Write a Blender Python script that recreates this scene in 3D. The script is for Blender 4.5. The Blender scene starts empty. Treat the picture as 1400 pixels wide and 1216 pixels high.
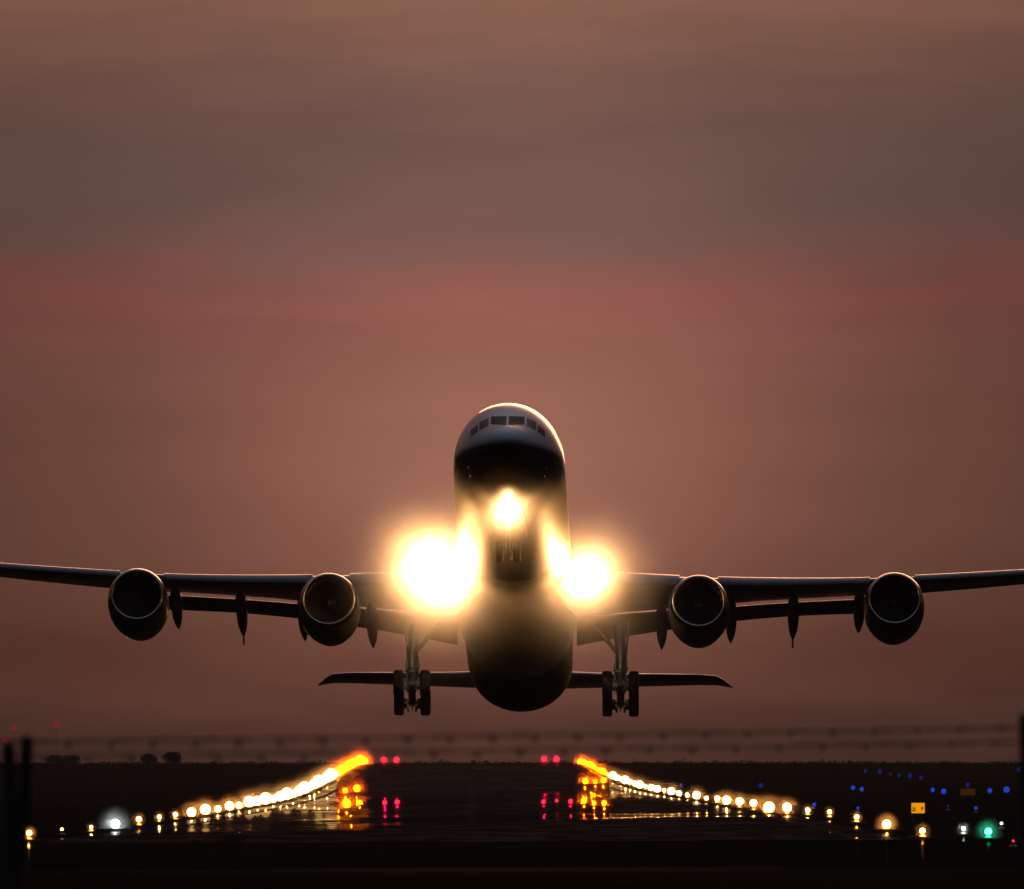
import bpy, math, random
import numpy as np
from mathutils import Matrix, Vector

random.seed(7)
R = math.radians
SC = bpy.context.scene
COL = SC.collection

# ------------------------------------------------------------------ camera, sky, sun, exposure
F = 17000.0                    # focal length in photo pixels (photo 1400 wide)
EYE = 6.3
cam_d = bpy.data.cameras.new('camera')
cam = bpy.data.objects.new('camera', cam_d)
COL.objects.link(cam)
cam_d.sensor_width = 36.0
cam_d.lens = F * 36.0 / 1400.0
cam_d.clip_start = 1.0
cam_d.clip_end = 60000.0
cam.location = (0, 0, EYE)
tilt = math.atan((1010 - 608) / F)
yaw = math.atan((700 - 645) / F)
cam.rotation_euler = (math.pi / 2 + tilt, 0, -yaw)
cam_d.dof.use_dof = True
cam_d.dof.focus_distance = 640.0
cam_d.dof.aperture_fstop = (cam_d.lens / 1000.0) / 0.050
SC.camera = cam

SC.view_settings.view_transform = 'Standard'
SC.view_settings.look = 'None'
SC.view_settings.exposure = 0.0
SC.view_settings.gamma = 1.0
SC.render.engine = 'CYCLES'
SC.cycles.use_denoising = True
SC.cycles.volume_bounces = 0
SC.cycles.max_bounces = 5
SC.cycles.sample_clamp_indirect = 4.0
SC.cycles.sample_clamp_direct = 0.0

SUN_EL, SUN_AZ = R(12.0), R(5.5)      # behind the aeroplane, a little to the right


def lin(c):
    return tuple((v / 255.0 / 12.92) if v / 255.0 <= 0.04045 else ((v / 255.0 + 0.055) / 1.055) ** 2.4 for v in c)


def nd(nt, typ, **kw):
    n = nt.nodes.new(typ)
    for k, v in kw.items():
        setattr(n, k, v)
    return n


def math_node(nt, op, a, b=None, c=None, clamp=False):
    n = nd(nt, 'ShaderNodeMath', operation=op, use_clamp=clamp)
    for i, v in enumerate((a, b, c)):
        if v is None:
            continue
        if isinstance(v, (int, float)):
            n.inputs[i].default_value = v
        else:
            nt.links.new(v, n.inputs[i])
    return n.outputs[0]


def build_world():
    w = bpy.data.worlds.new('World')
    SC.world = w
    w.use_nodes = True
    nt = w.node_tree
    nt.nodes.clear()
    L = nt.links.new
    tc = nd(nt, 'ShaderNodeTexCoord')
    sep = nd(nt, 'ShaderNodeSeparateXYZ')
    L(tc.outputs['Generated'], sep.inputs[0])
    elev = math_node(nt, 'ARCSINE', sep.outputs['Z'])
    az = math_node(nt, 'ARCTAN2', sep.outputs['X'], sep.outputs['Y'])
    # flat ragged cloud layers: noise stretched along the horizon
    comb = nd(nt, 'ShaderNodeCombineXYZ')
    L(math_node(nt, 'MULTIPLY', az, 22.0), comb.inputs[0])
    L(math_node(nt, 'MULTIPLY', elev, 120.0), comb.inputs[1])
    n1 = nd(nt, 'ShaderNodeTexNoise')
    n1.inputs['Scale'].default_value = 1.6
    n1.inputs['Detail'].default_value = 5.0
    n1.inputs['Roughness'].default_value = 0.55
    L(comb.outputs[0], n1.inputs['Vector'])
    wob = math_node(nt, 'MULTIPLY', math_node(nt, 'SUBTRACT', n1.outputs[0], 0.5), 0.010)
    e2 = math_node(nt, 'ADD', elev, wob)
    # elevation 0.0 .. 0.07 rad -> ramp
    t = math_node(nt, 'DIVIDE', e2, 0.07, clamp=True)
    ramp = nd(nt, 'ShaderNodeValToRGB')
    cr = ramp.color_ramp
    cr.interpolation = 'EASE'
    stops = [  # photo row, colour
        (1040, (62, 36, 28)), (1000, (70, 41, 32)), (930, (88, 53, 42)), (820, (100, 63, 51)), (700, (108, 70, 58)),
        (600, (112, 73, 61)), (500, (116, 75, 64)), (455, (121, 75, 66)), (405, (127, 76, 68)), (372, (120, 77, 69)),
        (340, (111, 79, 73)), (280, (107, 80, 74)), (190, (108, 81, 74)), (120, (116, 85, 75)), (60, (129, 92, 78)), (0, (142, 99, 82))]
    pts = [(min(max((1010 - y) / F / 0.07, 0.0), 1.0), c) for y, c in stops]
    while len(cr.elements) < len(pts):
        cr.elements.new(0.5)
    for el, (p, c) in zip(cr.elements, pts):
        el.position = p
        el.color = (*lin(c), 1)
    L(t, ramp.inputs[0])
    # the glow of the veiled sun: brighter round its azimuth
    d1 = math_node(nt, 'DIVIDE', math_node(nt, 'SUBTRACT', az, 0.0022), 0.031)
    d2 = math_node(nt, 'DIVIDE', math_node(nt, 'SUBTRACT', elev, 0.0235), 0.040)
    rr = math_node(nt, 'ADD', math_node(nt, 'MULTIPLY', d1, d1), math_node(nt, 'MULTIPLY', d2, d2))
    g = math_node(nt, 'POWER', 2.718, math_node(nt, 'MULTIPLY', rr, -1.0))
    d3 = math_node(nt, 'DIVIDE', math_node(nt, 'SUBTRACT', az, 0.0026), 0.021)
    d4 = math_node(nt, 'DIVIDE', math_node(nt, 'SUBTRACT', elev, 0.0205), 0.0135)
    rr2 = math_node(nt, 'ADD', math_node(nt, 'MULTIPLY', d3, d3), math_node(nt, 'MULTIPLY', d4, d4))
    g2 = math_node(nt, 'POWER', 2.718, math_node(nt, 'MULTIPLY', rr2, -1.0))
    n2 = nd(nt, 'ShaderNodeTexNoise')
    n2.inputs['Scale'].default_value = 1.1
    n2.inputs['Detail'].default_value = 3.0
    comb2 = nd(nt, 'ShaderNodeCombineXYZ')
    L(math_node(nt, 'MULTIPLY', az, 30.0), comb2.inputs[0])
    L(math_node(nt, 'MULTIPLY', elev, 160.0), comb2.inputs[1])
    L(comb2.outputs[0], n2.inputs['Vector'])
    mot = math_node(nt, 'MULTIPLY_ADD', n2.outputs[0], 0.30, 0.85)
    away = nd(nt, 'ShaderNodeMapRange', interpolation_type='SMOOTHSTEP')
    L(math_node(nt, 'ABSOLUTE', az), away.inputs[0])
    away.inputs[1].default_value = 0.06
    away.inputs[2].default_value = 0.9
    away.inputs[3].default_value = 0.67
    away.inputs[4].default_value = 0.10
    gain = math_node(nt, 'MULTIPLY', math_node(nt, 'ADD', math_node(nt, 'MULTIPLY', g, 0.66), away.outputs[0]), mot)
    mul = nd(nt, 'ShaderNodeVectorMath', operation='SCALE')
    L(ramp.outputs[0], mul.inputs[0])
    L(gain, mul.inputs['Scale'])
    glow = nd(nt, 'ShaderNodeVectorMath', operation='SCALE')
    glow.inputs[0].default_value = (0.28, 0.112, 0.075)
    L(math_node(nt, 'MULTIPLY', g2, 0.47), glow.inputs['Scale'])
    add = nd(nt, 'ShaderNodeVectorMath', operation='ADD')
    L(mul.outputs[0], add.inputs[0])
    L(glow.outputs[0], add.inputs[1])
    bank = nd(nt, 'ShaderNodeBackground')
    L(add.outputs[0], bank.inputs[0])
    bank.inputs[1].default_value = 1.0
    sky = nd(nt, 'ShaderNodeTexSky')
    sky.sky_type = 'NISHITA'
    sky.sun_disc = False
    sky.sun_elevation = SUN_EL
    sky.sun_rotation = SUN_AZ
    sky.dust_density = 3.0
    skb = nd(nt, 'ShaderNodeBackground')
    L(sky.outputs[0], skb.inputs[0])
    skb.inputs[1].default_value = 0.21
    mix = nd(nt, 'ShaderNodeMixShader')
    f = nd(nt, 'ShaderNodeMapRange', interpolation_type='SMOOTHSTEP')
    L(elev, f.inputs[0])
    f.inputs[1].default_value = 0.45
    f.inputs[2].default_value = 1.25
    L(f.outputs[0], mix.inputs[0])
    L(bank.outputs[0], mix.inputs[1])
    L(skb.outputs[0], mix.inputs[2])
    out = nd(nt, 'ShaderNodeOutputWorld')
    L(mix.outputs[0], out.inputs[0])
    w.cycles.sampling_method = 'AUTOMATIC'


build_world()
sun_d = bpy.data.lights.new('sun', 'SUN')
sun_d.energy = 0.95
sun_d.color = (1.0, 0.42, 0.20)
sun_d.angle = R(21.0)
sun = bpy.data.objects.new('sun', sun_d)
COL.objects.link(sun)
sun.rotation_euler = (Vector((math.sin(SUN_AZ) * math.cos(SUN_EL), math.cos(SUN_AZ) * math.cos(SUN_EL), math.sin(SUN_EL)))
                      .to_track_quat('Z', 'Y').to_euler())


# ------------------------------------------------------------------ materials
def mat(name, base, rough=0.5, metal=0.0, coat=0.0, noise=None, bump=None, spec=0.5):
    m = bpy.data.materials.new(name)
    m.use_nodes = True
    nt = m.node_tree
    b = nt.nodes['Principled BSDF']
    b.inputs['Base Color'].default_value = (*base, 1)
    b.inputs['Roughness'].default_value = rough
    b.inputs['Metallic'].default_value = metal
    b.inputs['Coat Weight'].default_value = coat
    b.inputs['Coat Roughness'].default_value = 0.08
    b.inputs['Specular IOR Level'].default_value = spec
    if noise:
        sc, amt = noise
        tc = nd(nt, 'ShaderNodeTexCoord')
        n = nd(nt, 'ShaderNodeTexNoise')
        n.inputs['Scale'].default_value = sc
        n.inputs['Detail'].default_value = 6
        nt.links.new(tc.outputs['Object'], n.inputs['Vector'])
        mr = nd(nt, 'ShaderNodeMapRange')
        mr.inputs[1].default_value = 0.3
        mr.inputs[2].default_value = 0.7
        mr.inputs[3].default_value = 1 - amt
        mr.inputs[4].default_value = 1.0
        nt.links.new(n.outputs[0], mr.inputs[0])
        s = nd(nt, 'ShaderNodeVectorMath', operation='SCALE')
        s.inputs[0].default_value = base
        nt.links.new(mr.outputs[0], s.inputs['Scale'])
        nt.links.new(s.outputs[0], b.inputs['Base Color'])
        mr2 = nd(nt, 'ShaderNodeMapRange')
        mr2.inputs[3].default_value = rough * 0.8
        mr2.inputs[4].default_value = min(1.0, rough * 1.3)
        nt.links.new(n.outputs[0], mr2.inputs[0])
        nt.links.new(mr2.outputs[0], b.inputs['Roughness'])
        if bump:
            bp = nd(nt, 'ShaderNodeBump')
            bp.inputs['Strength'].default_value = bump
            bp.inputs['Distance'].default_value = 0.02
            nt.links.new(n.outputs[0], bp.inputs['Height'])
            nt.links.new(bp.outputs[0], b.inputs['Normal'])
    return m


def emit(name, col, k, sampled=False):
    m = bpy.data.materials.new(name)
    m.use_nodes = True
    nt = m.node_tree
    nt.nodes.clear()
    e = nd(nt, 'ShaderNodeEmission')
    e.inputs[0].default_value = (*col, 1)
    e.inputs[1].default_value = k
    o = nd(nt, 'ShaderNodeOutputMaterial')
    nt.links.new(e.outputs[0], o.inputs[0])
    m.cycles.emission_sampling = 'FRONT' if sampled else 'NONE'
    return m


def volume(name, col, dens, g=0.0):
    m = bpy.data.materials.new(name)
    m.use_nodes = True
    nt = m.node_tree
    nt.nodes.clear()
    v = nd(nt, 'ShaderNodeVolumePrincipled')
    v.inputs['Color'].default_value = (*col, 1)
    v.inputs['Density'].default_value = dens
    v.inputs['Anisotropy'].default_value = g
    o = nd(nt, 'ShaderNodeOutputMaterial')
    nt.links.new(v.outputs[0], o.inputs['Volume'])
    m.cycles.volume_sampling = 'EQUIANGULAR' if False else 'MULTIPLE_IMPORTANCE'
    return m


M_PAINT = mat('white_paint', (0.62, 0.62, 0.64), 0.30, 0, 0.5, (0.35, 0.12))
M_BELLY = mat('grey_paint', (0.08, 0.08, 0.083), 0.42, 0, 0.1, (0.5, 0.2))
M_WING = mat('wing_grey', (0.22, 0.22, 0.235), 0.36, 0, 0.1, (0.6, 0.25))


def shaded_body_paint():
    """white upper body, its underside darkened as painted shade with a soft edge"""
    m = mat('shaded_body_paint', (0.62, 0.62, 0.64), 0.30, 0, 0.5, (0.35, 0.12))
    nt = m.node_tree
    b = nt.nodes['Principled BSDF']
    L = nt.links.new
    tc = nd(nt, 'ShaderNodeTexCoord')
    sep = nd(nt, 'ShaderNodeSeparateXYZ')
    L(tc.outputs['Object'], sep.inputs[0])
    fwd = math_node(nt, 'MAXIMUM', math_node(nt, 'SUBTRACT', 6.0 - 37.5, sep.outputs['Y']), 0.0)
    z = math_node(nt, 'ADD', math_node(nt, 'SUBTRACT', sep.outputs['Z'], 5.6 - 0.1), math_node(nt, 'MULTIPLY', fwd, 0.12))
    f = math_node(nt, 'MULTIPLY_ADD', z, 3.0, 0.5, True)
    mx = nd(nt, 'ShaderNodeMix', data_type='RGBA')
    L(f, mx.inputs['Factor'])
    mx.inputs['A'].default_value = (0.035, 0.034, 0.033, 1)  # dark underside is shade put into the colour
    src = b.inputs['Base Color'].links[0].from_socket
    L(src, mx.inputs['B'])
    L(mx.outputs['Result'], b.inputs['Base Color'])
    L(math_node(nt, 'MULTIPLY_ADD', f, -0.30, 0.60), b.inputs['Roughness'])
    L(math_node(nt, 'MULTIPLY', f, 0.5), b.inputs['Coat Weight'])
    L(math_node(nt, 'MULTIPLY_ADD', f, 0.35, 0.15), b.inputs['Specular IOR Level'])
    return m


M_BODY = shaded_body_paint()
M_METAL = mat('bare_aluminium', (0.70, 0.60, 0.48), 0.16, 1.0, 0, (1.2, 0.1))
M_DARKMET = mat('dark_metal', (0.12, 0.12, 0.12), 0.4, 0.8, 0, (2, 0.3))
M_FAN = mat('fan_titanium', (0.18, 0.18, 0.18), 0.35, 0.9)
M_DUCT = mat('duct_liner', (0.10, 0.10, 0.10), 0.6)
M_GLASS = mat('cockpit_glass', (0.006, 0.006, 0.008), 0.15, 0, 0, spec=0.06)
M_SIDEGLASS = mat('side_glass', (0.02, 0.02, 0.022), 0.22, 0, 0, spec=0.35)
M_TYRE = mat('tyre_rubber', (0.02, 0.02, 0.02), 0.8, noise=(4, 0.3))
M_STRUT = mat('gear_steel', (0.30, 0.30, 0.30), 0.4, 0.5, noise=(3, 0.3))
M_POST = mat('weathered_post', (0.03, 0.028, 0.026), 0.8, noise=(6, 0.4))
M_WIRE = mat('rusty_wire', (0.05, 0.035, 0.03), 0.7, 0.3)
M_BARK = mat('bark', (0.05, 0.04, 0.03), 0.9, noise=(3, 0.3))
M_LEAF = mat('dark_leaf', (0.04, 0.05, 0.03), 0.7, noise=(2, 0.4))
M_CONC = mat('concrete_wall', (0.45, 0.44, 0.43), 0.8, noise=(0.3, 0.3))
M_FELT = mat('roof_felt', (0.02, 0.02, 0.02), 1.0, spec=0.0)
M_SIGNFRAME = mat('sign_housing', (0.04, 0.04, 0.04), 0.6)
M_SIGNINK = mat('sign_ink', (0.02, 0.015, 0.01), 0.6)
M_LAMPBODY = mat('lamp_housing', (0.10, 0.09, 0.05), 0.5, 0.4)
E_LAND = emit('landing_light_lit', (1.0, 0.86, 0.62), 40.0)
E_WARM = emit('warm_white_lit', (1.0, 0.52, 0.16), 14.0)
E_WHITE = emit('cold_white_lit', (0.95, 1.0, 0.98), 12.0)
E_YELL = emit('yellow_lit', (1.0, 0.30, 0.004), 4.0)
E_AMBER = emit('amber_reflection_lit', (1.0, 0.30, 0.004), 3.6)
E_RED = emit('red_lit', (1.0, 0.018, 0.04), 2.6)
E_DIMRED = emit('dim_red_lit', (0.5, 0.02, 0.02), 0.45)
E_BLUE = emit('blue_lit', (0.02, 0.10, 0.9), 0.5)
E_DIMBLUE = emit('dim_blue_lit', (0.01, 0.04, 0.5), 0.28)
E_GREEN = emit('green_lit', (0.05, 1.0, 0.60), 9.0)
E_SIGN = emit('sign_face_lit', (1.0, 0.36, 0.0), 0.85)
E_DIMSIGN = emit('dim_sign_face_lit', (0.25, 0.07, 0.0), 0.15)


def ground_material(name, base, gloss, rough, scale):
    m = bpy.data.materials.new(name)
    m.use_nodes = True
    nt = m.node_tree
    nt.nodes.clear()
    L = nt.links.new
    tc = nd(nt, 'ShaderNodeTexCoord')
    mp = nd(nt, 'ShaderNodeMapping')
    mp.inputs['Scale'].default_value = (scale, scale * 0.25, scale)
    L(tc.outputs['Object'], mp.inputs[0])
    n = nd(nt, 'ShaderNodeTexNoise')
    n.inputs['Scale'].default_value = 1.0
    n.inputs['Detail'].default_value = 7
    L(mp.outputs[0], n.inputs['Vector'])
    mr = nd(nt, 'ShaderNodeMapRange')
    mr.inputs[1].default_value = 0.3
    mr.inputs[2].default_value = 0.7
    mr.inputs[3].default_value = 0.5
    mr.inputs[4].default_value = 1.3
    L(n.outputs[0], mr.inputs[0])
    s = nd(nt, 'ShaderNodeVectorMath', operation='SCALE')
    s.inputs[0].default_value = base
    L(mr.outputs[0], s.inputs['Scale'])
    d = nd(nt, 'ShaderNodeBsdfDiffuse')
    L(s.outputs[0], d.inputs[0])
    g = nd(nt, 'ShaderNodeBsdfGlossy')
    g.inputs['Color'].default_value = (1, 1, 1, 1)
    g.inputs['Roughness'].default_value = rough
    mx = nd(nt, 'ShaderNodeMixShader')
    # puddled wet patches reflect, dry ones hardly do
    mr2 = nd(nt, 'ShaderNodeMapRange')
    mr2.inputs[1].default_value = 0.42
    mr2.inputs[2].default_value = 0.60
    mr2.inputs[3].default_value = gloss * 0.08
    mr2.inputs[4].default_value = gloss
    L(n.outputs[0], mr2.inputs[0])
    L(mr2.outputs[0], mx.inputs[0])
    L(d.outputs[0], mx.inputs[1])
    L(g.outputs[0], mx.inputs[2])
    o = nd(nt, 'ShaderNodeOutputMaterial')
    L(mx.outputs[0], o.inputs[0])
    return m


M_GROUND = ground_material('dark_wet_grass', (0.006, 0.006, 0.004), 0.004, 0.022, 0.02)
M_RUNWAY = ground_material('wet_asphalt', (0.014, 0.013, 0.012), 0.045, 0.009, 0.22)
M_PAINTMARK = ground_material('worn_dark_marking', (0.022, 0.022, 0.021), 0.01, 0.06, 0.3)


# ------------------------------------------------------------------ mesh helpers
class MB:
    def __init__(self):
        self.v, self.f = [], []

    def add(self, vs, fs):
        o = len(self.v)
        self.v += [tuple(p) for p in vs]
        self.f += [tuple(i + o for i in f) for f in fs]
        return self

    def rings(self, rs, closed=True, cap0=True, cap1=True):
        n = len(rs[0])
        vs = [p for r in rs for p in r]
        fs = []
        for i in range(len(rs) - 1):
            for j in range(n if closed else n - 1):
                k = (j + 1) % n
                fs.append((i * n + j, i * n + k, (i + 1) * n + k, (i + 1) * n + j))
        if cap0:
            fs.append(tuple(range(n - 1, -1, -1)))
        if cap1:
            fs.append(tuple((len(rs) - 1) * n + j for j in range(n)))
        return self.add(vs, fs)

    def box(self, c, s, rot=None):
        x, y, z = (k / 2 for k in s)
        vs = [Vector((a * x, b * y, d * z)) for a in (-1, 1) for b in (-1, 1) for d in (-1, 1)]
        if rot is not None:
            vs = [rot @ p for p in vs]
        vs = [p + Vector(c) for p in vs]
        return self.add(vs, [(0, 1, 3, 2), (4, 6, 7, 5), (0, 4, 5, 1), (2, 3, 7, 6), (0, 2, 6, 4), (1, 5, 7, 3)])

    def tube(self, pts, rad, n=10):
        pts = [Vector(p) for p in pts]
        rads = rad if isinstance(rad, (list, tuple)) else [rad] * len(pts)
        rs = []
        for i, p in enumerate(pts):
            t = (pts[min(i + 1, len(pts) - 1)] - pts[max(i - 1, 0)]).normalized()
            a = t.cross(Vector((0.13, 0.21, 0.97)))
            if a.length < 1e-3:
                a = t.cross(Vector((1, 0, 0)))
            a.normalize()
            b = t.cross(a)
            rs.append([p + (a * math.cos(q) + b * math.sin(q)) * rads[i] for q in (2 * math.pi * k / n for k in range(n))])
        return self.rings(rs)

    def lathe(self, c, axis, prof, n=48, cap0=False, cap1=False):
        """prof: (distance along axis, radius)"""
        c, ax = Vector(c), Vector(axis).normalized()
        a = ax.cross(Vector((0, 0, 1)) if abs(ax.z) < 0.9 else Vector((1, 0, 0))).normalized()
        b = ax.cross(a)
        rs = [[c + ax * d + (a * math.cos(q) + b * math.sin(q)) * r for q in (2 * math.pi * k / n for k in range(n))] for d, r in prof]
        return self.rings(rs, True, cap0, cap1)

    def sphere(self, c, r, nu=20, nv=12, sz=1.0):
        rs = []
        for i in range(1, nv):
            t = math.pi * i / nv
            rs.append([(c[0] + r * math.sin(t) * math.cos(q), c[1] + r * math.sin(t) * math.sin(q), c[2] + sz * r * math.cos(t))
                       for q in (2 * math.pi * k / nu for k in range(nu))])
        return self.rings(rs)

    def build(self, name, m, parent=None, off=(0, 0, 0), smooth=True, angle=40):
        me = bpy.data.meshes.new(name)
        me.from_pydata([(p[0] - off[0], p[1] - off[1], p[2] - off[2]) for p in self.v], [], self.f)
        import bmesh
        bm = bmesh.new()
        bm.from_mesh(me)
        bmesh.ops.recalc_face_normals(bm, faces=bm.faces)
        bm.to_mesh(me)
        bm.free()
        if smooth:
            me.polygons.foreach_set('use_smooth', [True] * len(me.polygons))
            me.set_sharp_from_angle(angle=R(angle))
        for mm in (m if isinstance(m, (list, tuple)) else [m]):
            me.materials.append(mm)
        o = bpy.data.objects.new(name, me)
        COL.objects.link(o)
        if parent:
            o.parent = parent
        return o


def tag(o, label=None, cat=None, group=None, kind=None):
    if label:
        o['label'] = label
    if cat:
        o['category'] = cat
    if group:
        o['group'] = group
    if kind:
        o['kind'] = kind
    return o


def empty(name, loc):
    o = bpy.data.objects.new(name, None)
    o.empty_display_size = 0.5
    o.location = loc
    COL.objects.link(o)
    return o


# ------------------------------------------------------------------ terrain
def hermite(tab):
    xs, ys = zip(*tab)
    xs, ys = np.array(xs, float), np.array(ys, float)
    sl = np.diff(ys) / np.diff(xs)
    m = np.empty(len(xs))
    m[0], m[-1] = sl[0], sl[-1]
    m[1:-1] = (sl[1:] + sl[:-1]) / 2

    def f(x):
        x = np.clip(np.asarray(x, float), xs[0], xs[-1])
        i = np.clip(np.searchsorted(xs, x) - 1, 0, len(xs) - 2)
        h = xs[i + 1] - xs[i]
        t = (x - xs[i]) / h
        return ((2 * t**3 - 3 * t**2 + 1) * ys[i] + (t**3 - 2 * t**2 + t) * h * m[i] + (-2 * t**3 + 3 * t**2) * ys[i + 1] + (t**3 - t**2) * h * m[i + 1])
    return f


# metres that the ground lies below the lens, along the left and the right runway edge
LEFT = hermite([(0, 1.7), (60, 1.7), (130, 5.0), (220, 6.4), (400, 6.7), (843, 6.85), (1050, 7.6), (1195, 8.0), (1518, 8.85), (2080, 9.9), (2430, 9.4),
                (2830, 8.3), (3290, 7.0), (3600, 7.45), (4500, 9.3), (6000, 12.6), (9000, 19.4), (16000, 36.0)])
RIGHT = hermite([(0, 1.7), (60, 1.7), (130, 5.0), (220, 6.2), (400, 6.45), (830, 6.55), (1043, 6.6), (1259, 7.5), (1478, 7.8), (2267, 8.9), (2850, 8.2),
                 (3290, 7.0), (3600, 7.35), (4500, 9.2), (6000, 12.3), (9000, 18.9), (16000, 35.0)])


def drop(x, d):
    t = np.clip((np.asarray(x, float) + 32) / 64.0, 0, 1)
    t = t * t * (3 - 2 * t)
    return LEFT(d) * (1 - t) + RIGHT(d) * t


def gz(x, d):
    return EYE - float(drop(x, d))


def sheet(name, xs, ys, lift, m):
    mb = MB()
    X, Y = np.meshgrid(xs, ys)
    Z = EYE - drop(X, Y) + lift
    n = len(xs)
    vs = list(zip(X.ravel().tolist(), Y.ravel().tolist(), Z.ravel().tolist()))
    fs = [(j * n + i, j * n + i + 1, (j + 1) * n + i + 1, (j + 1) * n + i) for j in range(len(ys) - 1) for i in range(n - 1)]
    mb.add(vs, fs)
    return mb.build(name, m, angle=180)


YS = np.concatenate([np.arange(-40, 300, 5), np.arange(300, 4000, 12), np.geomspace(4000, 16000, 60)])
XG = np.concatenate([np.linspace(-4000, -80, 14), np.linspace(-60, 60, 25), np.linspace(80, 4000, 14)])
tag(sheet('ground', XG, YS, 0.0, M_GROUND), kind='structure')
YR = np.arange(800, 3541, 8.0)
tag(sheet('runway', np.linspace(-28, 28, 15), YR, 0.02, M_RUNWAY), kind='structure')


def stripes():
    mb = MB()

    def strip(x0, x1, y0, y1):
        ys = np.linspace(y0, y1, max(2, int((y1 - y0) / 8) + 1))
        vs = []
        for y in ys:
            for x in (x0, x1):
                vs.append((x, float(y), EYE - float(drop(x, y)) + 0.026))
        mb.add(vs, [(2 * i, 2 * i + 1, 2 * i + 3, 2 * i + 2) for i in range(len(ys) - 1)])
    for k in range(6):
        for s in (-1, 1):
            x = s * (4 + k * 3.4)
            strip(x - 0.9, x + 0.9, 812, 842)
    for k in range(44):
        strip(-0.45, 0.45, 880 + 60 * k, 910 + 60 * k)
    for s in (-1, 1):
        strip(s * 25.2 - 0.45, s * 25.2 + 0.45, 810, 3500)
        strip(s * 11 - 3, s * 11 + 3, 1130, 1175)
    return tag(mb.build('runway_markings', M_PAINTMARK, angle=180), kind='structure')


stripes()


# ------------------------------------------------------------------ the airliner
# local frame: x across (picture right), y aft from the nose, z up; ORG is the point under the main gear
ORG = Vector((0, 37.5, -5.6))
PITCH, HEAD, ROLL = R(-13.0), R(-1.0), R(0.33)
MROT = Matrix.Rotation(HEAD, 3, 'Z') @ Matrix.Rotation(PITCH, 3, 'X') @ Matrix.Rotation(ROLL, 3, 'Y')
NOSE = Vector((1.75, 620.0, EYE + 15.66))
plane = empty('airliner', NOSE + MROT @ ORG)
plane.rotation_euler = MROT.to_euler()
tag(plane, 'four-engined airliner seen head-on, nose up and climbing over the runway with its landing lights on', 'airliner')


def part(mb, name, m, parent=None, **kw):
    """link a part whose coordinates are in the nose frame"""
    return mb.build(name, m, parent or plane, off=ORG, **kw)


TOPP = hermite([(0, -0.75), (0.06, -0.50), (0.2, -0.30), (0.5, -0.06), (1.0, 0.20), (1.5, 0.45), (2.1, 0.84), (2.8, 1.32), (3.6, 1.82), (4.6, 2.27), (6.0, 2.62), (8.0, 2.80), (10.5, 2.84),
                (50, 2.84), (56, 2.83), (60, 2.81), (65, 2.78), (69, 2.66), (70.5, 2.52)])
BOTP = hermite([(0, -0.75), (0.06, -1.0), (0.2, -1.19), (0.5, -1.46), (1.0, -1.76), (1.6, -2.02), (2.4, -2.27), (3.4, -2.50), (4.6, -2.67), (6.0, -2.77), (8.0, -2.82), (10.5, -2.84),
                (47, -2.84), (50, -2.74), (52, -2.5), (54, -2.12), (56, -1.64), (60, -0.45), (65, 0.95), (69, 1.95), (70.5, 2.25)])
WIDP = hermite([(0, 0.0), (0.06, 0.26), (0.2, 0.47), (0.5, 0.80), (1.0, 1.18), (1.6, 1.52), (2.4, 1.86), (3.4, 2.18), (4.6, 2.44), (6.0, 2.64), (8.0, 2.80), (10.5, 2.84),
                (50, 2.84), (54, 2.76), (58, 2.4), (62, 1.8), (66, 1.05), (69, 0.45), (70.5, 0.2)])


def skin(s, th, out=0.0):
    zt, zb, w = float(TOPP(s)), float(BOTP(s)), float(WIDP(s))
    zc, h = (zt + zb) / 2, (zt - zb) / 2
    p = Vector((w * math.sin(th), s, zc + h * math.cos(th)))
    if out:
        n = Vector((math.sin(th) / max(w, .1), 0, math.cos(th) / max(h, .1)))
        ds = 0.02
        a = skin(s + ds, th) - skin(s - ds if s > ds else s, th)
        b = skin(s, th + 0.01) - skin(s, th - 0.01)
        nn = a.cross(b).normalized()
        if nn.dot(n) < 0:
            nn = -nn
        p = p + nn * out
    return p


NTH = 72
SS = [0.004, 0.02, 0.06, 0.12, 0.2, 0.32, 0.5, 0.75, 1, 1.3, 1.6, 1.9, 2.2, 2.5, 2.8, 3.2, 3.6, 4.1, 4.6, 5.3, 6, 7, 8, 9, 10.5, 13, 16, 20, 25, 30, 35, 40, 44, 47,
      48.5, 50, 51, 52, 53, 54, 55, 56, 58, 60, 62, 64, 66, 67.5, 69, 70, 70.5]
mb = MB()
mb.rings([[skin(s, 2 * math.pi * k / NTH) for k in range(NTH)] for s in SS])
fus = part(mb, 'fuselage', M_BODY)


def patch(th0, th1, s0, s1, out, nth=8, ns=5, thick=0.0, skew=0.0):
    """curved panel lying on the skin; skew moves its aft edge back with angle"""
    mb = MB()
    vs = []
    for i in range(ns + 1):
        for j in range(nth + 1):
            th = th0 + (th1 - th0) * j / nth
            s = s0 + (s1 - s0) * i / ns + skew * abs(th)
            vs.append(skin(s, th, out))
    n = nth + 1
    mb.add(vs, [(i * n + j, i * n + j + 1, (i + 1) * n + j + 1, (i + 1) * n + j) for i in range(ns) for j in range(nth)])
    return mb


def scr(p):
    """height in the photograph (rows) of a point of the aeroplane"""
    q = NOSE + MROT @ p
    return 1010 - (q.z - EYE) * F / q.y


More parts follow.
